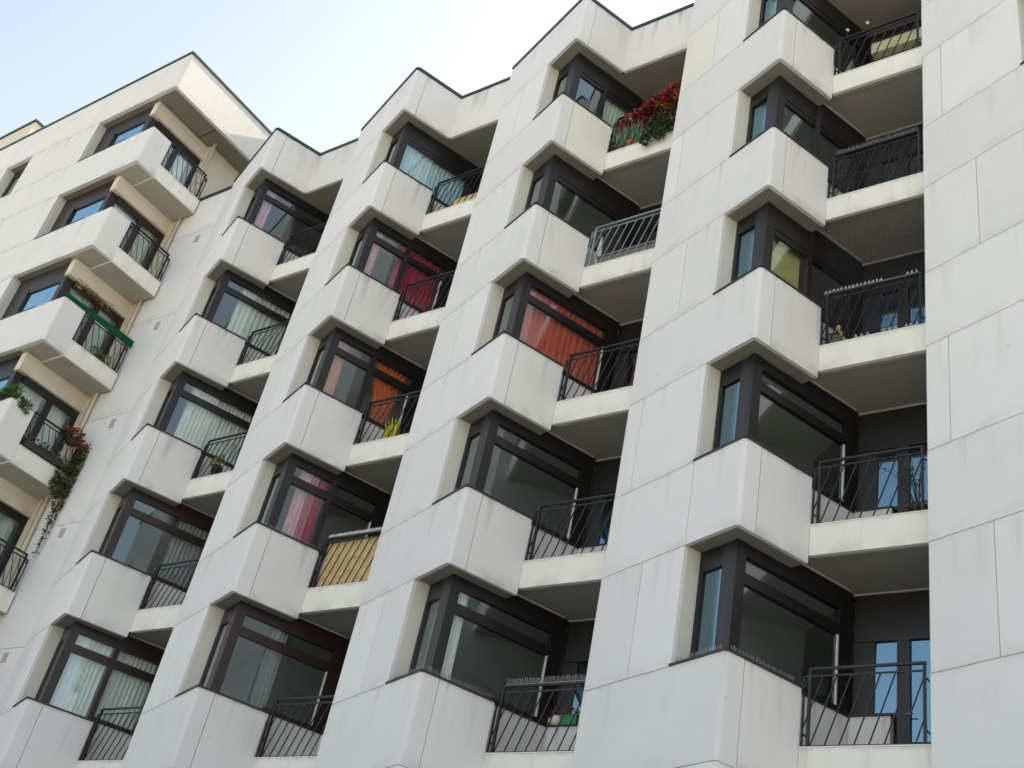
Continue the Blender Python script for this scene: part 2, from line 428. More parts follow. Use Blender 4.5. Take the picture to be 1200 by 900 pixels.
def handle():
    mb = MB(); mb.box(1.225, 1.24, YB-.06, YB-.022, .10, .115, 'spike'); mb.tube([(1.232, YB-.06, .11), (1.32, YB-.06, .11)], .009, 'spike', 6); return mb
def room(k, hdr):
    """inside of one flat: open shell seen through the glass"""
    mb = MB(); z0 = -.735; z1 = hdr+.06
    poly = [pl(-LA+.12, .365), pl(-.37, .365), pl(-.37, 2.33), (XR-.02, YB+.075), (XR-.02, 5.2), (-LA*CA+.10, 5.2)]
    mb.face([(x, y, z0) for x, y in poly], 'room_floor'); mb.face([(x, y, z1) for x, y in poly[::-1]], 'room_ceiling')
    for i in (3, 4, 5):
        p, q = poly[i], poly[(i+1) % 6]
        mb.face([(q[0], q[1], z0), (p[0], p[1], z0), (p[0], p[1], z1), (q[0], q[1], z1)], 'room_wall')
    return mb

def spikes(pts, n, h=.085):
    mb = MB()
    p, q = Vector(pts[0]), Vector(pts[1])
    mb.bar(p, q, .018, 'spike', .008)
    rr = random.Random(5)
    for i in range(n):
        c = p.lerp(q, (i+.5)/n)
        for d in (-1, 1):
            mb.bar(c, c+Vector((rr.uniform(-.012, .012)+d*.012, d*.012, h*rr.uniform(.85, 1.1))), .0045, 'spike')
    return mb

SHUT = {(4, 3), (4, 4), (4, 5), (3, 5), (2, 5), (3, 4)}
MULL = {(1, 1): 'frame_red', (2, 2): 'frame_red', (2, 3): 'frame', (4, 3): 'frame_red', (4, 4): 'frame_grey', (3, 5): 'frame', (2, 4): 'frame'}
REDF = {(1, 1), (2, 1), (1, 2)}
for col in range(1, 6):
    ox = (col-4)*P
    part('facade_wall', wall_column(col), (ox, 0, 0)); part('roof_coping', cached(('roof_coping',), lambda: coping(col)), (ox, 0, 0))
    for k in range(1, 6):
        hdr = (Bt(k+1) if k < 5 else ZRB)-T(k)+.012
        fm = 'frame_red' if (col, k) in REDF else 'frame'
        mm = MULL.get((col, k)); ml = 1.13 if mm else 0
        if (col, k) == (3, 5): ml = .98
        sh = (col, k) in SHUT
        L0 = (ox, 0, T(k))
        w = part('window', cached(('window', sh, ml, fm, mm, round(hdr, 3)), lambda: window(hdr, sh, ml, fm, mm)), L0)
        for i, q in enumerate(panes(hdr, sh, 'glass_door' if col == 4 else 'glass')): part('pane', cached(('pane', i, sh, col == 4), lambda: q), (0, 0, 0), w)
        part('sill', cached(('sill',), sill), (0, 0, 0), w)
        d = part('balcony_door', cached(('balcony_door', fm, round(hdr, 3)), lambda: door(hdr, fm)), L0)
        for i, q in enumerate(door_panes()): part('pane', cached(('dpane', i), lambda: q), (0, 0, 0), d)
        part('handle', cached(('handle',), handle), (0, 0, 0), d)
        b = part('balcony', cached(('balcony', k), lambda: balcony(k)), (ox, 0, 0))
        rm = 'rail_light' if (col, k) == (3, 4) else 'rail'
        part('railing', cached(('railing', rm), lambda: railing(rm)), (0, 0, T(k)), b)
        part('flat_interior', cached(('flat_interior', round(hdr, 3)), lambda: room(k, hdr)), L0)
# bird spikes fixed on some sills and rails
for col, k, where, n in ((3, 1, 'B', 26), (2, 2, 'B', 20), (2, 2, 'R', 24), (3, 5, 'A', 16), (4, 4, 'A', 14), (4, 4, 'B', 22), (3, 1, 'R', 34), (4, 1, 'A', 14), (4, 1, 'B', 20), (3, 1, 'A', 14), (2, 5, 'A', 12), (4, 4, 'R', 40)):
    ox = (col-4)*P; z = T(k)+.03
    if where == 'B': a, b = (*pl(-.06, .12), z), (*pl(-.06, LB-.05), z)
    elif where == 'A': a, b = (*pl(-LW+.03, .05), z), (*pl(-.12, .05), z)
    else: a, b = (.52, YC+.035, T(k)+.252), ((1.78 if k != 3 else 1.7), YC+.035, T(k)+.252)
    part('bird_spikes', spikes((a, b), n, .085 if (col, k) != (2, 2) else .07), (ox, 0, 0))
# roof, rear and end walls close the volume
mb = MB(); x0 = -3*P-LA*CA-2.0; x1 = P+XR
mb.box(x0, x1, 2.9, 11.95, ZR-.42, ZR-.3, 'roof'); mb.box(-16.4, x1, 6.0, 11.9, ZR-.3, 23.24+ZS, 'roof'); part('roof', mb)  # second box: unseen rooftop storey, added to cast its shadow on the wing
mb = MB(); mb.box(x0, x1, 12.0, 12.2, 0, ZR-.01, 'wall'); mb.box(x1+.02, x1+.2, YC-.2, 11.99, 0, ZR-.01, 'wall'); part('rear_wall', mb)
mb = MB()
levels = [0, 2.85, Bt(1)]+[Bt(k) for k in range(2, 6)]+[ZRB, ZR]
rnd = random.Random(3)
for a, b in zip(levels, levels[1:]):
    mb.box(-17.2, -3*P-LA*CA+.04, 1.03, 1.09, a+GAP, b-GAP, 'wall', 1+rnd.uniform(-.03, .02), dirt=True)
mb.box(-17.15, -3*P-LA*CA+.05, 1.093, 1.25, 0, ZR-.02, 'core')
mb.box(-17.2, -3*P-LA*CA+.04, .99, 1.3, ZR, ZR+.075, 'coping')
part('facade_wall', mb)
for z in (15.3, 12.52, 9.73, 6.96, 4.18):
    v = MB(); v.box(-16.05, -15.90, 1.012, 1.028, z+ZS-.11, z+ZS+.11, 'vent')
    for i in range(6): v.box(-16.04, -15.91, 1.004, 1.011, z+ZS-.095+i*.034, z+ZS-.075+i*.034, 'vent')
    part('vent', v)

# ------------------------------------------------------------------ wing at the left
WO = Vector((-16.6, -1.0, 0))
wing = tag(empty('apartment_building', WO), 'white flat fronted wing at the left with projecting corner balconies and a roof terrace overhang', 'building')
def wpart(name, me, loc=(0, 0, 0), parent=None):
    if parent is None: return obj(name, me, wing, Vector(loc)-WO)
    return obj(name, me, parent, loc)
def WB(k): return 16.385-2.8*(5-k)+ZS
def WT(k): return 17.61-2.8*(5-k)+ZS
XW = -16.6; YW = -1.0; XE = -31.0
wrnd = random.Random(11)
mb = MB()
def wtone(): return 1+wrnd.uniform(-.03, .03)
def wrapw(z0, z1, yend, joints=(), m='wingwall'):
    r = .05; e = [(XW-r+r*math.sin(a), YW+r-r*math.cos(a)) for a in [i/4*math.pi/2 for i in range(5)]]
    xs = [XE]+list(joints)
    for i in range(len(xs)-1): mb.box(xs[i]+GAP, xs[i+1]-GAP, YW, YW+.1, z0+GAP, z1-GAP, m, wtone(), dirt=True)
    poly = [(xs[-1]+GAP, YW)]+e+[(XW, yend), (XW-.1, yend), (XW-.1, YW+.1), (xs[-1]+GAP, YW+.1)]
    mb.prism(poly, z0+GAP, z1-GAP, m, wtone(), dirt=True)
for k in range(0, 6):
    wrapw(WB(k), WT(k), -.40, (-26.2, -21.4))
    top = WB(k+1) if k < 5 else 19.15+ZS
    mb.box(-22.80, -19.735, YW, YW+.1, WT(k)+GAP, top-GAP, 'wingwall', wtone(), dirt=True)
    mb.box(XE, -24.05, YW, YW+.1, WT(k)+GAP, top-GAP, 'wingwall', wtone(), dirt=True)
    for x in (-19.737, -24.052):
        mb.box(x-.08, x, YW+.103, YW+.36, WT(k)+.02, top+.06, 'reveal', wtone(), dirt=True)
    mb.box(-22.80, -22.74, YW+.103, YW+.36, WT(k)+.02, top+.06, 'reveal', wtone(), dirt=True)
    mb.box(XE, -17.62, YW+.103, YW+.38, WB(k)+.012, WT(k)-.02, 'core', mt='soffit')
    mb.box(-22.73, -19.82, YW+.103, YW+.38, WT(k)-.02, top+.02, 'core'); mb.box(XE, -24.14, YW+.103, YW+.38, WT(k)-.02, top+.02, 'core')
wpart('facade_wall', mb)
mb = MB()
mb.box(XE, -12.0-6, 7.9, 8.1, 0, 20.3+ZS, 'wingwall'); mb.box(XE-.1, XE, YW+.05, 8.1, 0, 20.3+ZS, 'wingwall')
mb.box(-17.5, -17.3, 1.0, 8.0, 0, 19.17+ZS, 'beige', dirt=True)
wpart('side_wall', mb)
for k in range(0, 6):
    top = WB(k+1) if k < 5 else 19.15+ZS
    h = top-WT(k)
    # slab and beam
    b = MB()
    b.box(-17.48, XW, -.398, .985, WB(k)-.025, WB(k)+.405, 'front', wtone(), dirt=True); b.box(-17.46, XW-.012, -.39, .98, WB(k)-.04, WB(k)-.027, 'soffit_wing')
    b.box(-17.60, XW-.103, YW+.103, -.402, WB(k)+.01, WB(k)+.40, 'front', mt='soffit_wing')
    b.box(-17.48, XW+.006, -.395, .99, WB(k)+.407, WB(k)+.425, 'front', .9)
    bo = wpart('balcony', b)
    bm = MB(); bm.box(-17.62, -17.42, -.80, 1.0, top-.475, top-.005, 'beige', dirt=True); wpart('beam', bm)
    # railing along the side
    r = MB(); x = XW-.03; lo = WB(k)+.445; hi = WT(k)-.06
    r.bar((x, -.38, lo), (x, .95, lo), .022, 'rail'); r.bar((x, -.38, hi), (x, .95, hi), .022, 'rail')
    r.bar((x, -.39, WT(k)+.03), (x, .88, WT(k)+.03), .045, 'rail', .03); r.bar((x, .865, lo), (x, .865, WT(k)+.03), .04, 'rail'); r.bar((x, .945, lo), (x, .945, hi), .02, 'rail')
    r.bar((x, -.375, lo), (x, -.375, WT(k)+.03), .03, 'rail')
    for i in range(-3, 9):
        y0 = -.3+.165*i; z0 = lo; z1 = hi; sl = -.356
        y0s = y0+.3; ya, yb = y0s, y0s+(z1-z0)*sl
        if ya > .94: z0 = lo+(ya-.94)/-sl*1.0; ya = .94
        if yb < -.375: z1 = z0+(ya+.375)/-sl; yb = -.375
        if z1-z0 > .06: r.bar((x, ya, z0), (x, yb, z1), .0135, 'rail')
    for z in (lo+.1, hi-.1): r.tube([(x, .88, z), (x, .91, z+.03), (x, .94, z)], .012, 'rail', 5)
    wpart('railing', r, (0, 0, 0), bo)
    bo_l = bo
    # corner window
    fm = 'frame_red' if k in (4,) else ('frame_grey' if k in (3, 5) else 'frame')
    f = MB(); z0 = WT(k)+.0; y0, y1 = -.75, -.67
    f.box(-19.735, -19.03, y0, y1, z0-.1, top+.005, fm); f.box(-19.028, -17.74, y0, y1, z0+1.0, top+.005, fm)
    f.box(-19.30, -19.05, y0-.02, y0-.003, z0-.1, z0+1.1, fm)
    f.box(-17.738, -17.56, y0, y1+.12, WB(k)+.41, top-.478, fm); f.box(-17.738, -17.64, y0+.003, y1, top-.476, top+.003, fm)
    xa, xb = -17.58, -17.50; sb = WB(k)+.42; st = top-.48; m2 = 'frame_red' if k in (4, 3) else 'frame'
    f.box(xa, xb, -.548, .98, st-.17, st, m2); f.box(xa, xb, -.548, .98, sb, sb+.07, m2); f.box(xa, xb+.012, .19, .325, sb+.072, st-.172, m2); f.box(xa, xb, .89, .98, sb+.072, st-.172, m2)
    fo = wpart('window', f)
    p = MB(); p.box(-19.028, -17.74, -.715, -.703, z0-.1, z0+.998, 'glass_door'); wpart('pane', p, (0, 0, 0), fo)
    p = MB(); p.box(-17.545, -17.533, -.548, .188, sb+.072, st-.172, 'glass'); wpart('pane', p, (0, 0, 0), fo)
    p = MB(); p.box(-17.545, -17.533, .327, .888, sb+.072, st-.172, 'glass'); wpart('pane', p, (0, 0, 0), fo)
    sl_ = MB(); sl_.box(-19.75, -17.7, YW-.012, YW+.26, z0+.001, z0+.02, 'sill'); wpart('sill', sl_, (0, 0, 0), fo)
    # small window further left
    f = MB(); f.box(-24.05, -23.9, -.74, -.67, z0, top+.005, fm); f.box(-23.898, -22.74, -.74, -.67, top-.25, top+.005, fm); f.box(-22.9, -22.74, -.745, -.67, z0, top-.252, fm)
    fo = wpart('window', f)
    p = MB(); p.box(-23.898, -22.902, -.715, -.703, z0, top-.252, 'glass'); wpart('pane', p, (0, 0, 0), fo)
    ro = MB(); z0r, z1r = WB(k)+.41, top+.03
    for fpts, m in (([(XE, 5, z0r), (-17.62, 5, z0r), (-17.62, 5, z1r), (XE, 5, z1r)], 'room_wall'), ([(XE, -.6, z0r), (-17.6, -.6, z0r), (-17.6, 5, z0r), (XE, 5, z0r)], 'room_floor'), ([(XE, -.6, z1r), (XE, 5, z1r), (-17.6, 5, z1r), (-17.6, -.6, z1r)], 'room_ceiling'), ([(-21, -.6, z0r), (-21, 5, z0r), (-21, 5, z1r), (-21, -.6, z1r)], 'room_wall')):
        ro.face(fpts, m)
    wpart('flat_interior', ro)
mb = MB()
wrapw(19.15+ZS, 20.43+ZS, 8.0, (-24.4, -20.2))
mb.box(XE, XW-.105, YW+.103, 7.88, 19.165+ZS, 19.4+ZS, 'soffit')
for y in (.6, 3.4): mb.box(-17.48, XW-.1, y, y+.012, 19.155+ZS, 19.163+ZS, 'core')
wpart('roof_parapet', mb)
mb = MB(); mb.prism([(XE, YW-.03), (XW+.03, YW-.03), (XW+.03, 8.0), (XW-.2, 8.0), (XW-.2, YW+.2), (XE, YW+.2)], 20.43+ZS, 20.50+ZS, 'coping'); wpart('roof_coping', mb)
mb = MB(); mb.box(-29, -24.72, -.78, 3.2, 20.2+ZS, 21.68+ZS, 'beige', dirt=True); mb.box(-29.05, -24.67, -.83, 3.25, 21.682+ZS, 21.74+ZS, 'coping'); wpart('penthouse', mb)
mb = MB(); mb.tube([(-17.07, .965, 0), (-17.07, .965, 19.1+ZS)], .045, 'pipe', 10)
for k in range(1, 6): mb.tube([(-17.07, .965, WB(k)+1.2), (-17.07, .965, WB(k)+1.26)], .055, 'pipe', 10)
wpart('drain_pipe', mb)

#@@T0
# ------------------------------------------------------------------ things in and on the balconies
ROW = {1: 'lowest row', 2: 'second row from below', 3: 'middle row', 4: 'second row from the top', 5: 'top row'}
CN = {1: 'leftmost sawtooth bay', 2: 'second sawtooth bay', 3: 'third sawtooth bay', 4: 'right bay'}
CL = {'white': (.76, .77, .74), 'pale': (.62, .68, .60), 'pink': (.74, .36, .46), 'crimson': (.46, .025, .085), 'orange': (.72, .17, .05),
      'red': (.62, .115, .075), 'blue': (.55, .70, .78), 'olive': (.48, .44, .18), 'creamy': (.62, .58, .42), 'grey': (.34, .35, .35), 'salmon': (.72, .30, .22)}
CM = {k: clothmat(k+'_cloth', c) for k, c in CL.items()}
def drape(s, ta, tb, z0, z1, m, along='B', fold=.085, amp=.028, lean=None, seed=0):
    """hanging cloth with folds; lean(u) gives the shift and width factor at height fraction u (1 at the rail)"""
    rr = random.Random(seed); mb = MB(); n = max(8, int((tb-ta)/fold*6)); rows = 9
    ph = rr.uniform(0, 6); w2 = rr.uniform(.55, .75)
    def pt(i, j, o):
        f = i/n; u = j/rows; c, wd = (0, 1) if lean is None else lean(u)
        t = ta+(tb-ta)*(.0+f*wd)+c
        q = ph+f*(tb-ta)/fold*2*math.pi
        a = amp*(1.15-.4*u)*(math.sin(q)+.45*math.sin(q*w2+1.3)+.2*math.sin(u*4+f*9))+o
        x, y = pl(s+a, t) if along == 'B' else (pl(t, s+a) if along == 'A' else (t, s+a))
        return (x, y, z0+(z1-z0)*u+(.012*math.sin(q*.5) if j == 0 else 0))
    for o in (0, .007):
        for i in range(n):
            for j in range(rows):
                q = [pt(i, j, o), pt(i+1, j, o), pt(i+1, j+1, o), pt(i, j+1, o)]
                mb.face(q if o else q[::-1], m, smooth=True)
    for i in range(n):
        mb.face([pt(i, 0, 0), pt(i+1, 0, 0), pt(i+1, 0, .007), pt(i, 0, .007)], m)
    return mb
def curtain(col, k, parts, label, name='curtain', cat='curtain'):
    me = MB()
    for q in parts:
        d = drape(*q)
        o = len(me.v); me.v += d.v; me.pan += d.pan; me.sm += d.sm
        for m in d.mats: me.mat(m)
        me.mi += [me.mats.index(d.mats[i]) for i in d.mi]; me.f += [[i+o for i in f] for f in d.f]
    o = obj(name, me, None, ((col-4)*P, 0, T(k)))
    tag(o, label, cat, 'curtains behind the corner windows'); return o
sB = -.415
def dp(ta, tb, c, z0=-.1, z1=1.5, seed=0, **kw):
    return (sB, ta, tb, z0, z1, CM[c], kw.get('along', 'B'), kw.get('fold', .085), kw.get('amp', .028), kw.get('lean'), seed)
def da(sa, sb_, c, seed=0):
    return (.44, sa, sb_, -.1, 1.45, CM[c], 'A', .085, .022, None, seed)
curtain(1, 1, [dp(.40, 1.10, 'white', seed=1), dp(1.16, 2.0, 'white', seed=2)], 'white sheer curtain filling both panes of the lowest window in the '+CN[1])
curtain(1, 2, [dp(1.35, 2.0, 'grey', seed=3)], 'grey curtain at the right of the second lowest window in the '+CN[1])
curtain(1, 3, [dp(.62, 2.02, 'white', seed=4, amp=.035)], 'white pleated curtain in the middle window of the '+CN[1])
curtain(1, 4, [dp(.80, 2.02, 'pale', seed=5, fold=.12)], 'pale green curtain in the second highest window of the '+CN[1])
curtain(1, 5, [dp(.36, .66, 'pink', seed=6)], 'narrow pink curtain at left in the top window in the '+CN[1])
curtain(1, 5, [(YB+.13, .84, 1.72, -.6, 1.05, CM['crimson'], 'X', .08, .025, None, 7)], 'crimson curtain behind the top balcony door of the '+CN[1])
curtain(2, 1, [dp(.95, 1.25, 'grey', seed=8, fold=.06)], 'dark grey curtain strip in the lowest window of the '+CN[2])
curtain(2, 2, [dp(.58, .80, 'pink', seed=9, amp=.02), dp(.80, 1.10, 'crimson', seed=10)], 'pink and crimson curtain beside the red brown mullion in the '+CN[2])
curtain(2, 3, [dp(.38, .68, 'salmon', seed=11)], 'salmon curtain at left in the middle window in the '+CN[2])
curtain(2, 3, [dp(1.28, 2.0, 'orange', seed=12, lean=lambda u: (.30*(1-u)**1.2, 1-.62*(1-u)**.8))], 'orange curtain gathered aside at right in the middle window in the '+CN[2])
curtain(2, 4, [dp(.40, .62, 'pink', seed=13)], 'pale pink curtain edge in the second highest window of the '+CN[2])
curtain(2, 4, [dp(1.02, 2.02, 'crimson', seed=14, amp=.035)], 'wide dark crimson curtain in the second highest window of the '+CN[2])
curtain(2, 5, [dp(.40, 2.0, 'blue', seed=15, amp=.03)], 'pale blue sheer curtain in the top window of the '+CN[2])
curtain(3, 1, [dp(.40, .66, 'white', seed=16, fold=.05), da(-.82, -.52, 'white', 17)], 'white curtain at the corner of the lowest window in the '+CN[3])
curtain(3, 2, [da(-.82, -.55, 'grey', 18)], 'grey curtain in the narrow pane of the second lowest window in the '+CN[3])
curtain(3, 3, [dp(.40, 2.02, 'red', seed=19, amp=.034, fold=.12), da(-.80, -.55, 'pink', 20)], 'red orange curtain across the whole middle window of the '+CN[3])
curtain(3, 3, [(YB+.13, .84, 1.72, -.6, 1.05, CM['red'], 'X', .08, .025, None, 21)], 'red curtain behind the middle balcony door of the '+CN[3])
curtain(3, 4, [da(-.80, -.66, 'blue', 22)], 'pale blue curtain in the narrow pane beside the pale railing of the '+CN[3])
curtain(3, 5, [dp(1.08, 2.0, 'pale', seed=23, amp=.02)], 'pale curtain in the top window beside the red creeper of the '+CN[3])
curtain(4, 5, [da(-.83, -.60, 'creamy', 26)], 'cream curtain in the narrow pane of the top window in the '+CN[4])
mb = MB(); mb.pbox(-.42, -.414, .44, 1.12, .0, 1.3, CM['olive']); mb.tube([(*pl(-.417, .43), 1.31), (*pl(-.417, 1.13), 1.31)], .025, CM['olive'], 8)
tag(obj('roller_blind', mb, None, (0, 0, T(3))), 'olive yellow roller blind lowered in the middle window of the right bay', 'blind')
# wing curtains
for k, txt in ((5, 'top'), (4, 'second'), (3, 'third'), (2, 'fourth'), (1, 'fifth')):
    d = MB()
    for (a, b, sd) in ((-.45, .15, k), (.36, .88, k+9)):
        q = drape(-17.72, a, b, WB(k)+.45, WB(k+1)-.5 if k < 5 else 18.6+ZS, CM['white' if k in (5, 2) else 'pale'], 'X', .07, .02, None, sd)
        o = len(d.v); d.v += [(p[1], p[0], p[2]) for p in q.v]; d.pan += q.pan; d.sm += q.sm
        for m_ in q.mats: d.mat(m_)
        d.mi += q.mi; d.f += [[i+o for i in f] for f in q.f]
    tag(obj('curtain', d), 'sheer pale curtain behind the side window of the %s corner balcony down the left wing' % txt, 'curtain', 'curtains of the left wing')

# ---- plants
LM = {'green': leafmat('leaf_green', (.03, .085, .015), (.11, .24, .04)), 'dark': leafmat('leaf_dark_glossy', (.012, .035, .014), (.05, .11, .04), .25),
      'red': leafmat('leaf_autumn_red', (.16, .012, .03), (.55, .10, .12)), 'orange': leafmat('leaf_autumn_orange', (.55, .09, .04), (.60, .25, .04)),
      'grey': leafmat('leaf_grey_green', (.04, .085, .05), (.12, .20, .12)), 'yellow': leafmat('leaf_yellow', (.30, .32, .01), (.62, .55, .03)),
      'flower': leafmat('petal_red', (.35, .01, .03), (.62, .05, .09)), 'pinkflower': leafmat('petal_pink', (.5, .2, .25), (.65, .4, .4)), 'olive': leafmat('leaf_olive', (.07, .085, .02), (.20, .20, .055)), 'purple': leafmat('leaf_purple', (.05, .012, .02), (.13, .03, .04))}
M['stem'] = simple('stem_brown', (.06, .04, .025), .8); M['terracotta'] = simple('terracotta', (.42, .13, .06), .8, var=.15)
M['planter_green'] = simple('green_plastic', (.03, .22, .07), .4); M['planter_dark'] = simple('dark_planter', (.03, .027, .025), .6); M['brass'] = simple('brass', (.55, .38, .12), .35, .7)
M['tan_wood'] = simple('tan_reed', (.62, .44, .21), .8, var=.2, scale=14); M['grey_box'] = simple('grey_planter', (.16, .155, .14), .8)
M['green_cloth'] = clothmat('green_cloth', (.008, .075, .032)); M['straw'] = simple('straw', (.55, .38, .14), .8); M['cardboard'] = simple('cardboard', (.45, .30, .16), .8)
M['board'] = simple('grey_board', (.30, .31, .29), .7); M['dark_plastic'] = simple('dark_plastic', (.02, .02, .022), .5)
def cluster(mb, pts, rad, n, mats, L, W, down=.0, seed=0, stems=True):
    """leaves spread through a chain of ellipsoids given as (centre, (rx, ry, rz))"""
    rr = random.Random(seed)
    for i in range(n):
        c, r = rr.choice(pts); c = Vector(c)
        v = Vector((rr.gauss(0, 1), rr.gauss(0, 1), rr.gauss(0, 1))).normalized()*rr.uniform(.25, 1)**.5*rad
        p = c+Vector((v.x*r[0], v.y*r[1], v.z*r[2]))
        d = (v+Vector((rr.uniform(-.7, .7), rr.uniform(-.9, .3), rr.uniform(-.6, .6)-down))).normalized()
        nrm = Vector((rr.uniform(-.5, .5), rr.uniform(-1, .2), rr.uniform(.1, 1)))
        m = rr.choice(mats); l = L*rr.uniform(.6, 1.25)
        mb.leaf(p, d, nrm, l, W*rr.uniform(.7, 1.2), LM[m], rr.random())
    if stems:
        for (a, _), (b, _) in zip(pts, pts[1:]):
            mb.tube([a, b], .008, 'stem', 5)
def thing(name, label, cat, col, k, x=0, y=0, z=0, group=None):
    o = empty(name, ((col-4)*P+x, y, (T(k) if k else 0)+z)); tag(o, label, cat, group); return o
def pot(parent, r, h, m, name='pot'):
    mb = MB(); mb.lathe((0, 0, 0), [(0, 0), (r*.72, 0), (r*.95, h*.82), (r*1.08, h*.82), (r*1.08, h), (r*.92, h), (r*.88, h*.9), (0, h*.9)], m, 16)
    return obj(name, mb, parent)
FLOOR = -.745
# top balcony of the third column
t = thing('climbing_plant', 'red and orange autumn creeper on the top balcony of the third sawtooth bay', 'creeper', 3, 5, 1.3, 1.2, FLOOR)
mb = MB(); pts = [((-.62, 0, .76), (.14, .12, .10)), ((-.42, 0, .86), (.18, .14, .13)), ((-.2, .0, .98), (.18, .14, .15)), ((.05, .0, 1.05), (.2, .15, .17)), ((.28, .0, 1.14), (.2, .16, .2)), ((.45, 0, 1.22), (.14, .15, .2)), ((.36, 0, .85), (.2, .16, .3))]
cluster(mb, pts, 1.08, 760, ['red', 'red', 'red', 'red', 'purple', 'orange'], .105, .09, .4, 3); cluster(mb, pts[2:5], .9, 70, ['orange', 'yellow'], .10, .085, .5, 5, False)
obj('foliage', mb, t); mb = MB(); mb.tube([(.42, 0, 0), (.40, .02, .5), (.3, 0, 1.0), (0, 0, 1.05), (-.5, 0, .8)], .014, 'stem', 6); obj('stem', mb, t)
t = thing('shrub', 'dark glossy shrub hanging over the top balcony edge below the red creeper', 'shrub', 3, 5, 1.52, 1.10, FLOOR)
mb = MB(); pts = [((-.12, -.02, .45), (.24, .16, .22)), ((.14, .0, .5), (.2, .16, .28)), ((-.1, -.10, .12), (.2, .11, .2)), ((.16, -.08, .15), (.16, .11, .2)), ((-.22, -.12, -.08), (.07, .06, .1)), ((.05, -.12, -.06), (.1, .06, .1))]
cluster(mb, pts, 1, 750, ['dark', 'dark', 'dark', 'green'], .065, .04, .5, 8); obj('foliage', mb, t)
t = thing('lavender', 'grey green spiky plant on the top balcony beside two terracotta pots', 'plant', 3, 5, .78, 1.27, FLOOR)
mb = MB(); rr = random.Random(4)
for i in range(420):
    a = rr.uniform(-.36, .30); p = Vector((a, rr.uniform(-.08, .1), .1)); d = Vector((rr.uniform(-.35, .35), rr.uniform(-.35, .2), 1))
    mb.leaf(p, d, Vector((0, -1, .2)), rr.uniform(.3, .72), .022, LM['grey' if rr.random() < .7 else 'green'], rr.random())
obj('foliage', mb, t)
for x, r, lab in ((.50, .085, 'smaller terracotta pot at the left end of the top balcony with the creeper'), (.83, .105, 'larger terracotta pot in the middle of the top balcony with the creeper')):
    t = thing('flower_pot', lab, 'pot', 3, 5, x, 1.235, FLOOR+.07); pot(t, r, .20, 'terracotta')
# other balconies of the sawtooth block
t = thing('potted_plant', 'yellow green leafy plant on the balcony with the gathered orange curtain', 'plant', 2, 3, 1.12, 1.30, FLOOR)
pot(t, .09, .16, 'planter_dark'); mb = MB(); rr = random.Random(9)
for i in range(34): mb.leaf(Vector((rr.uniform(-.12, .14), rr.uniform(-.05, .05), .15)), Vector((rr.uniform(-.7, .7), rr.uniform(-.5, .1), 1)), Vector((0, -1, .4)), rr.uniform(.22, .48), .075, LM['yellow'], rr.random())
obj('foliage', mb, t)
t = thing('potted_plant', 'small yellow green plant on the middle balcony of the leftmost sawtooth bay', 'plant', 1, 3, .85, 1.30, FLOOR)
pot(t, .1, .42, 'planter_dark'); mb = MB(); cluster(mb, [((0, 0, .5), (.2, .1, .12))], 1, 110, ['yellow', 'green'], .10, .035, .0, 12, False); obj('foliage', mb, t)
t = thing('planter_box', 'long grey planter box behind the pale blue grey railing', 'planter', 3, 4, 1.08, 1.38, FLOOR)
mb = MB(); mb.box(-.52, .62, -.12, .12, 0, .36, 'grey_box'); mb.box(-.54, .64, -.14, .14, .362, .40, 'grey_box'); obj('box', mb, t)
mb = MB(); cluster(mb, [((-.3+.15*i, 0, .42), (.1, .1, .06)) for i in range(7)], 1, 160, ['olive', 'purple'], .07, .03, .0, 13, False); obj('foliage', mb, t)
t = thing('folded_parasol', 'white folded parasol leaning at the left end of the balcony with the pale railing', 'parasol', 3, 4, .50, 1.34, FLOOR)
mb = MB(); mb.tube([(0, 0, 0), (0, 0, .95)], .014, 'white_plastic', 8); obj('pole', mb, t)
mb = MB(); mb.lathe((0, 0, 0), [(.02, .1), (.05, .15), (.06, .4), (.045, .7), (.015, .9)], 'white_plastic', 10); obj('canopy', mb, t)
# reed screen behind the railing
mb = MB(); rr = random.Random(2)
x = .52
while x < 1.80:
    wd = rr.uniform(.018, .03); mb.box(x, x+wd-.003, YC+.075+rr.uniform(0, .008), YC+.093, -.655, .17+rr.uniform(-.01, .02), 'tan_wood'); x += wd
mb.box(.52, 1.8, YC+.094, YC+.10, -.4, -.38, 'tan_wood'); mb.box(.52, 1.8, YC+.094, YC+.10, .0, .02, 'tan_wood')
tag(obj('reed_screen', mb, None, (-2*P, 0, T(2))), 'tan reed privacy screen tied behind the bars of a balcony railing', 'screen')
def cones(col, k, spots, zz, label):
    mb = MB()
    for x in spots: mb.lathe((x, YC+.035, zz), [(.026, 0), (.022, .012), (.003, .06), (0, .062)], 'white_plastic', 8)
    mb.box(spots[0]-.03, spots[-1]+.03, YC+.028, YC+.044, zz-.008, zz-.001, 'white_plastic')
    tag(obj('spike_strip', mb, None, ((col-4)*P, 0, T(k))), label, 'spike strip')
cones(2, 2, [.54+.052*i for i in range(24)], .262, 'row of white plastic cones on the rail above the reed screen')
cones(4, 3, [.47+.056*i for i in range(15)]+[1.62, 1.68, 1.74], .262, 'row of white plastic cones on the top rail of the netted balcony')
cones(4, 3, [.92, 1.0, 1.08, 1.30, 1.38, 1.46, 1.60, 1.66, 1.74], -.645, 'white plastic cones along the bottom rail of the netted balcony')
t = thing('board', 'tan wooden board standing on the top balcony of the second sawtooth bay', 'board', 2, 5, 1.2, 1.32, FLOOR)
mb = MB(); mb.box(-.30, .42, -.015, .015, .0, .44, 'tan_wood'); obj('panel', mb, t); mb = MB(); mb.box(-.32, .44, -.025, .025, .442, .48, 'tan_wood'); obj('edge', mb, t)
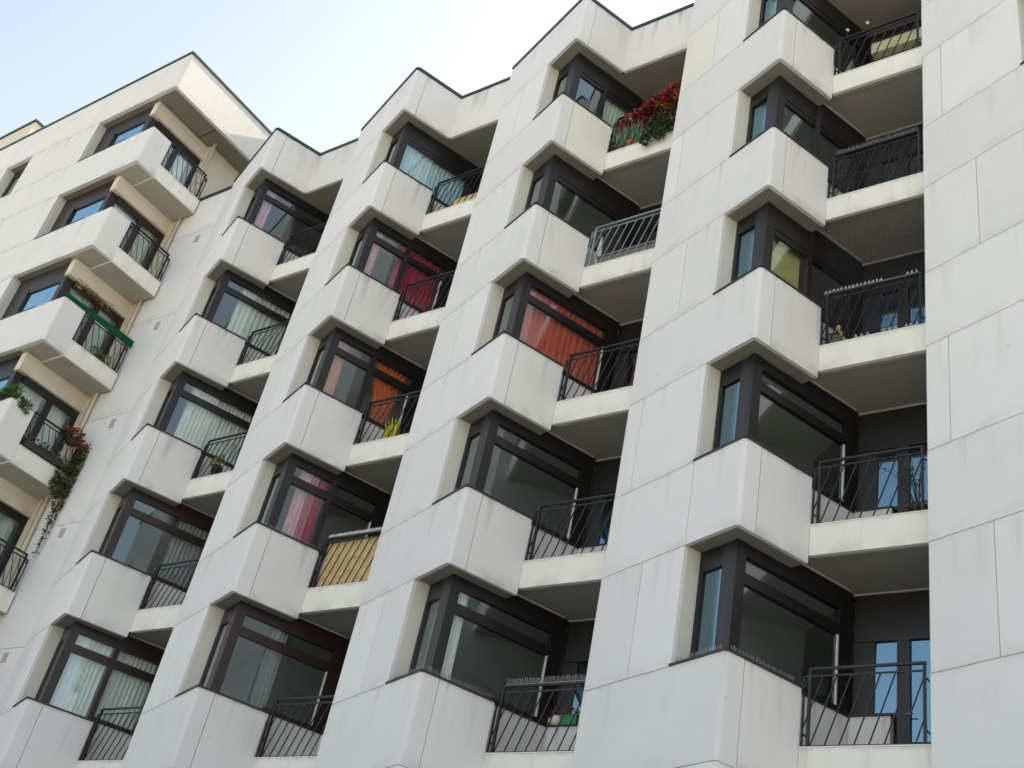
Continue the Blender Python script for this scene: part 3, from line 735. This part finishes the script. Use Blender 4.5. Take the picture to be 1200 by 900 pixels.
t = thing('planter_box', 'bright green planter with red flowers on the low wall of the lowest balcony', 'planter', 3, 1, .90, 2.22, .101)
mb = MB(); mb.box(-.13, .13, -.06, .06, 0, .12, 'planter_green'); mb.box(-.14, .14, -.07, .07, .121, .135, 'planter_green'); obj('box', mb, t)
mb = MB(); cluster(mb, [((-.05, 0, .18), (.09, .06, .06)), ((.05, 0, .19), (.08, .06, .06))], 1, 90, ['flower', 'green'], .045, .03, 0, 15, False); obj('flowers', mb, t)
t = thing('flower_pot', 'round white pot on the low wall of the lowest balcony', 'pot', 3, 1, .67, 2.22, .101)
mb = MB(); mb.lathe((0, 0, 0), [(.0, 0), (.045, 0), (.08, .05), (.085, .09), (.06, .14), (.04, .15), (.03, .14)], 'white_plastic', 16); obj('pot', mb, t)
t = thing('flower_pot', 'small brass coloured pot beside the round white pot on the lowest balcony', 'pot', 3, 1, .585, 2.20, .101)
mb = MB(); mb.lathe((0, 0, 0), [(.0, 0), (.03, 0), (.05, .04), (.045, .09), (.05, .1), (.04, .1)], 'brass', 14); obj('pot', mb, t)
mb = MB(); cluster(mb, [((0, 0, .13), (.06, .05, .05))], 1, 40, ['olive', 'flower'], .05, .02, 0, 16, False); obj('foliage', mb, t)
# rightmost column
t = thing('potted_plant', 'slender green plant in a dark pot by the second lowest door, right bay', 'plant', 4, 2, 1.58, 1.62, FLOOR)
pot(t, .11, .45, 'planter_dark'); mb = MB(); rr = random.Random(21)
for i in range(7):
    tip = Vector((rr.uniform(-.42, .12), rr.uniform(-.15, .15), rr.uniform(.75, 1.25))); mb.tube([(0, 0, .4), tip*.55+Vector((0, 0, .3)), tip], .008, 'stem', 5, .003)
    for j in range(12):
        p = Vector((0, 0, .4)).lerp(tip, rr.uniform(.4, 1)); mb.leaf(p, Vector((rr.uniform(-1, 1), rr.uniform(-.6, .6), rr.uniform(-.3, .6))), Vector((0, -.6, 1)), rr.uniform(.06, .13), .025, LM['green'], rr.random())
obj('foliage', mb, t)
mb = MB(); rr = random.Random(6); n = 44
for i in range(n):
    x = XC+.02+(XR-XC-.04)*i/(n-1); mb.bar((x, YC+.005, -.67), (x+rr.uniform(-.004, .004), YC+.005, 1.66), .0042, 'rail')
for z in (-.6, .3, .95, 1.6): mb.bar((XC+.02, YC+.005, z), (XR-.02, YC+.005, z), .005, 'rail')
tag(obj('bird_net', mb, None, (0, 0, T(3))), 'fine dark bird net of vertical cords closing the middle balcony of the right bay', 'net')
M['mesh_dark'] = simple('dark_mesh', (.045, .043, .042), .7)
mb = MB(); x = .50
while x < 1.78:
    mb.box(x, x+.005, YC+.06, YC+.066, -.66, .20, 'mesh_dark'); x += .036
for i in range(5): mb.box(.5, 1.78, YC+.067, YC+.072, -.65+i*.2, -.645+i*.2, 'mesh_dark')
tag(obj('mesh_screen', mb, None, (0, 0, T(4))), 'dark mesh screen behind the second highest railing of the right bay', 'screen')
t = thing('broom', 'straw broom with bent yellow handle leaning on the netted balcony', 'broom', 4, 3, .60, 1.45, FLOOR)
mb = MB(); mb.tube([(.06, 0, 0), (.04, 0, .3), (-.02, 0, .5), (-.06, 0, .58)], .028, 'straw', 8); obj('handle', mb, t)
mb = MB(); mb.lathe((-.065, 0, .56), [(0, 0), (.035, .02), (.045, .05), (.03, .08), (0, .09)], 'white_plastic', 10); obj('head', mb, t)
t = thing('board', 'grey board leaning in the left corner of the netted balcony', 'board', 4, 3, .43, 1.5, FLOOR)
mb = MB(); mb.prism([(-.06, 0), (.10, .02), (.10, .04), (-.06, .02)], 0, .56, 'board'); obj('panel', mb, t); mb = MB(); mb.box(-.07, .12, -.004, .045, .562, .58, 'dark_plastic'); obj('edge', mb, t)
t = thing('cardboard_box', 'open cardboard box on the floor of the netted balcony', 'box', 4, 3, .98, 1.5, FLOOR)
mb = MB(); mb.box(-.14, .14, -.1, .1, 0, .19, 'cardboard'); obj('box', mb, t); mb = MB(); mb.prism([(-.14, -.2), (.14, -.2), (.14, -.102), (-.14, -.102)], .17, .178, 'cardboard'); obj('flap', mb, t)
t = thing('shelf', 'low cream cabinet board along the back of the top balcony in the right bay', 'cabinet', 4, 5, 1.25, 2.12, .83)
mb = MB(); mb.box(-.56, .62, -.06, .1, 0, .26, simple('cream_board', (.60, .56, .36), .6)); obj('panel', mb, t); mb = MB(); mb.box(-.58, .64, -.08, .1, .262, .30, 'dark_plastic'); obj('edge', mb, t)
for x, lab in ((.62, 'left small white globe lamp above the top balcony railing at the right'), (.96, 'right small white globe lamp above the top balcony railing at the right')):
    t = thing('globe_lamp', lab, 'lamp', 4, 5, x, 1.145, .25)
    mb = MB(); mb.tube([(0, 0, 0), (0, 0, .17)], .008, 'dark_plastic', 6); obj('post', mb, t)
    mb = MB(); mb.lathe((0, 0, .165), [(0, 0), (.02, .008), (.03, .03), (.02, .052), (0, .06)], 'white_plastic', 12); obj('globe', mb, t)
# wing: green screen, flowers, ivy
mb = MB(); z = WT(3)-.015; n = 30; xx = XW-.004
for o in (0,):
    for i in range(n):
        ya, yb = -1.0+2.0*i/n, -1.0+2.0*(i+1)/n
        wv = lambda q: .006*math.sin(q*13)+.003*math.sin(q*31)
        z0 = WT(3)+.012-.045*(i/n); z1 = WT(3)+.125+.06*(i/n)
        a = [(xx+wv(ya), ya), (xx+wv(yb), yb), (xx-.012+wv(yb), yb), (xx-.012+wv(ya), ya)]
        for j in range(4):
            p, q = a[j], a[(j+1) % 4]; mb.face([(p[0], p[1], z0), (q[0], q[1], z0), (q[0], q[1], z1), (p[0], p[1], z1)], 'green_cloth')
        mb.face([(p[0], p[1], z1) for p in a], 'green_cloth'); mb.face([(p[0], p[1], z0) for p in a[::-1]], 'green_cloth')
tag(obj('cloth_screen', mb), 'dark green cloth band stretched along the rail of a corner balcony', 'screen')
t = tag(empty('garland', (-17.30, 0, WB(4)-.60)), 'yellow flower garland hanging below the beam over the green cloth balcony', 'garland')
mb = MB(); cluster(mb, [((0, -.55+.12*i, .02-.05*abs(i-4)/4), (.05, .09, .05)) for i in range(9)], 1, 150, ['yellow', 'olive'], .06, .035, .3, 31); obj('flowers', mb, t)
mb = MB(); mb.tube([(0, -.6, .1), (0, 0, .04), (0, .5, .1)], .008, 'stem', 5); obj('stem', mb, t)
t = tag(empty('potted_plant', (-16.95, .45, WB(3)+.41)), 'small olive leafed plant behind the railing under the green cloth band', 'plant')
pot(t, .12, .2, 'planter_dark'); mb = MB(); cluster(mb, [((0, 0, .32), (.14, .2, .15)), ((.05, .25, .28), (.12, .15, .12))], 1, 220, ['olive', 'green', 'yellow'], .08, .04, 0, 32, False); obj('foliage', mb, t)
t = tag(empty('trailing_plant', (-17.0, -.9, WT(2))), 'green trailing plant spilling over the parapet corner at the left edge', 'plant')
mb = MB(); pts = [((-1.2+.2*i, -.02, .18+.06*math.sin(i)), (.22, .15, .20)) for i in range(8)]+[((.30, .1, .06), (.14, .15, .12)), ((.42, .25, -.02), (.08, .12, .12)), ((-.6, -.14, -.15), (.06, .05, .22)), ((-.2, -.14, -.1), (.06, .05, .16)), ((-.9, -.14, -.2), (.05, .05, .25))]
cluster(mb, pts, 1, 1900, ['green', 'green', 'olive', 'pinkflower'] if False else ['green', 'green', 'green', 'olive'], .09, .05, .3, 33, False); obj('foliage', mb, t)
mb = MB(); mb.tube([(-1.3, .05, .02), (.2, .05, .06), (.4, .3, -.02)], .012, 'stem', 6); obj('stem', mb, t)
t = tag(empty('flower_basket', (-16.55, .62, WT(2)-.1)), 'round basket of red geraniums hung on the railing end above the ivy', 'flowers')
mb = MB(); mb.lathe((0, 0, -.1), [(0, 0), (.1, .02), (.15, .12), (.14, .12), (0, .1)], 'planter_dark', 12); obj('basket', mb, t)
mb = MB(); cluster(mb, [((0, 0, .1), (.2, .24, .17))], 1, 320, ['dark', 'green'], .08, .05, 0, 34, False); obj('foliage', mb, t)
mb = MB(); cluster(mb, [((.02, -.02, .16), (.2, .24, .14)), ((.05, .18, .02), (.12, .12, .12))], 1, 190, ['flower'], .065, .06, 0, 35, False); obj('flowers', mb, t)
t = tag(empty('window_box', (-16.62, .1, WB(2)+.45)), 'dark window box with purple and green plants along the lower railing', 'planter')
mb = MB(); mb.box(-.1, .06, -.42, .62, 0, .15, 'planter_dark'); mb.box(-.11, .07, -.43, .63, .151, .165, 'planter_dark'); obj('box', mb, t)
mb = MB(); cluster(mb, [((0, -.4+.14*i, .2), (.09, .1, .1)) for i in range(8)], 1, 300, ['dark', 'purple', 'green', 'pinkflower'], .08, .04, 0, 36, False); obj('foliage', mb, t)
t = tag(empty('ivy', (-16.52, .95, WB(2)+.2)), 'ivy hanging from the balcony end down along the plain wall', 'ivy')
mb = MB(); pts = [((-.02, .10, .80), (.17, .2, .25)), ((0, .06, .50), (.18, .24, .28)), ((0, -.08, .15), (.17, .28, .28)), ((.03, -.14, -.15), (.15, .24, .22)), ((.06, -.06, -.42), (.09, .13, .27)), ((.05, -.02, -.8), (.05, .06, .25)), ((.05, .0, -1.2), (.04, .05, .25)), ((.02, .01, -1.55), (.03, .04, .2))]
rr = random.Random(40)
for p_, n_ in zip(pts, (480, 640, 640, 460, 220, 90, 45, 20)): cluster(mb, [p_], 1, n_, ['green', 'olive', 'olive', 'purple', 'dark'], .075, .045, .5, rr.randint(0, 999), False)
obj('foliage', mb, t); mb = MB(); mb.tube([(0, .0, .7), (.02, -.05, .1), (.05, -.03, -.5), (.04, 0, -1.7)], .009, 'stem', 5); obj('stem', mb, t)
#@@T1

# ------------------------------------------------------------------ light, camera
SUN_EL, SUN_AZ = R(37.7), R(82.5)                 # azimuth measured from +X towards +Y: behind the building, to the right
sd = Vector((math.cos(SUN_EL)*math.cos(SUN_AZ), math.cos(SUN_EL)*math.sin(SUN_AZ), math.sin(SUN_EL)))
w = bpy.data.worlds.new('World'); S.world = w; w.use_nodes = True
nt = w.node_tree; bg = nt.nodes['Background']
sky = nt.nodes.new('ShaderNodeTexSky'); sky.sky_type = 'NISHITA'; sky.sun_disc = False
sky.sun_elevation = SUN_EL; sky.sun_rotation = math.pi/2-SUN_AZ; sky.dust_density = 2.5; sky.air_density = 1.0; sky.ozone_density = 1.0
hs = nt.nodes.new('ShaderNodeHueSaturation'); hs.inputs['Saturation'].default_value = .56    # hazy, whitish sky
nt.links.new(sky.outputs[0], hs.inputs['Color']); tm = nt.nodes.new('ShaderNodeVectorMath'); tm.operation = 'MULTIPLY'; tm.inputs[1].default_value = (.985, 1.0, .955); nt.links.new(hs.outputs[0], tm.inputs[0]); nt.links.new(tm.outputs[0], bg.inputs['Color']); bg.inputs['Strength'].default_value = .13
sl = bpy.data.lights.new('sun', 'SUN'); sl.energy = 4.2; sl.angle = R(.55); sl.color = (1, .86, .66)
so = bpy.data.objects.new('sun', sl); COL.objects.link(so); so.rotation_euler = sd.to_track_quat('Z', 'Y').to_euler(); so.location = (20, 20, 40)

f_px, pit, rol, yaw = 1371.4995, .5947656, .2282938, .7147202
F = Vector((-math.sin(yaw)*math.cos(pit), math.cos(yaw)*math.cos(pit), math.sin(pit)))
Rt = Vector((math.cos(yaw), math.sin(yaw), 0)); U = Rt.cross(F)
R2 = Rt*math.cos(rol)+U*math.sin(rol); U2 = -Rt*math.sin(rol)+U*math.cos(rol)
cd = bpy.data.cameras.new('camera'); cd.sensor_width = 36; cd.sensor_fit = 'HORIZONTAL'; cd.lens = f_px/1200*36; cd.clip_end = 3000; cd.clip_start = .05
co = bpy.data.objects.new('camera', cd); COL.objects.link(co)
m = Matrix((R2, U2, -F)).transposed().to_4x4(); m.translation = (CAMX, CAMY, CAMZ); co.matrix_world = m
S.camera = co
S.view_settings.view_transform = 'Standard'; S.view_settings.look = 'None'; S.view_settings.gamma = 1; S.view_settings.exposure = 1.43
S.render.engine = 'CYCLES'
S.cycles.max_bounces = 10; S.cycles.transparent_max_bounces = 16; S.cycles.diffuse_bounces = 5; S.cycles.glossy_bounces = 5
S.render.resolution_x = 1024; S.render.resolution_y = 768
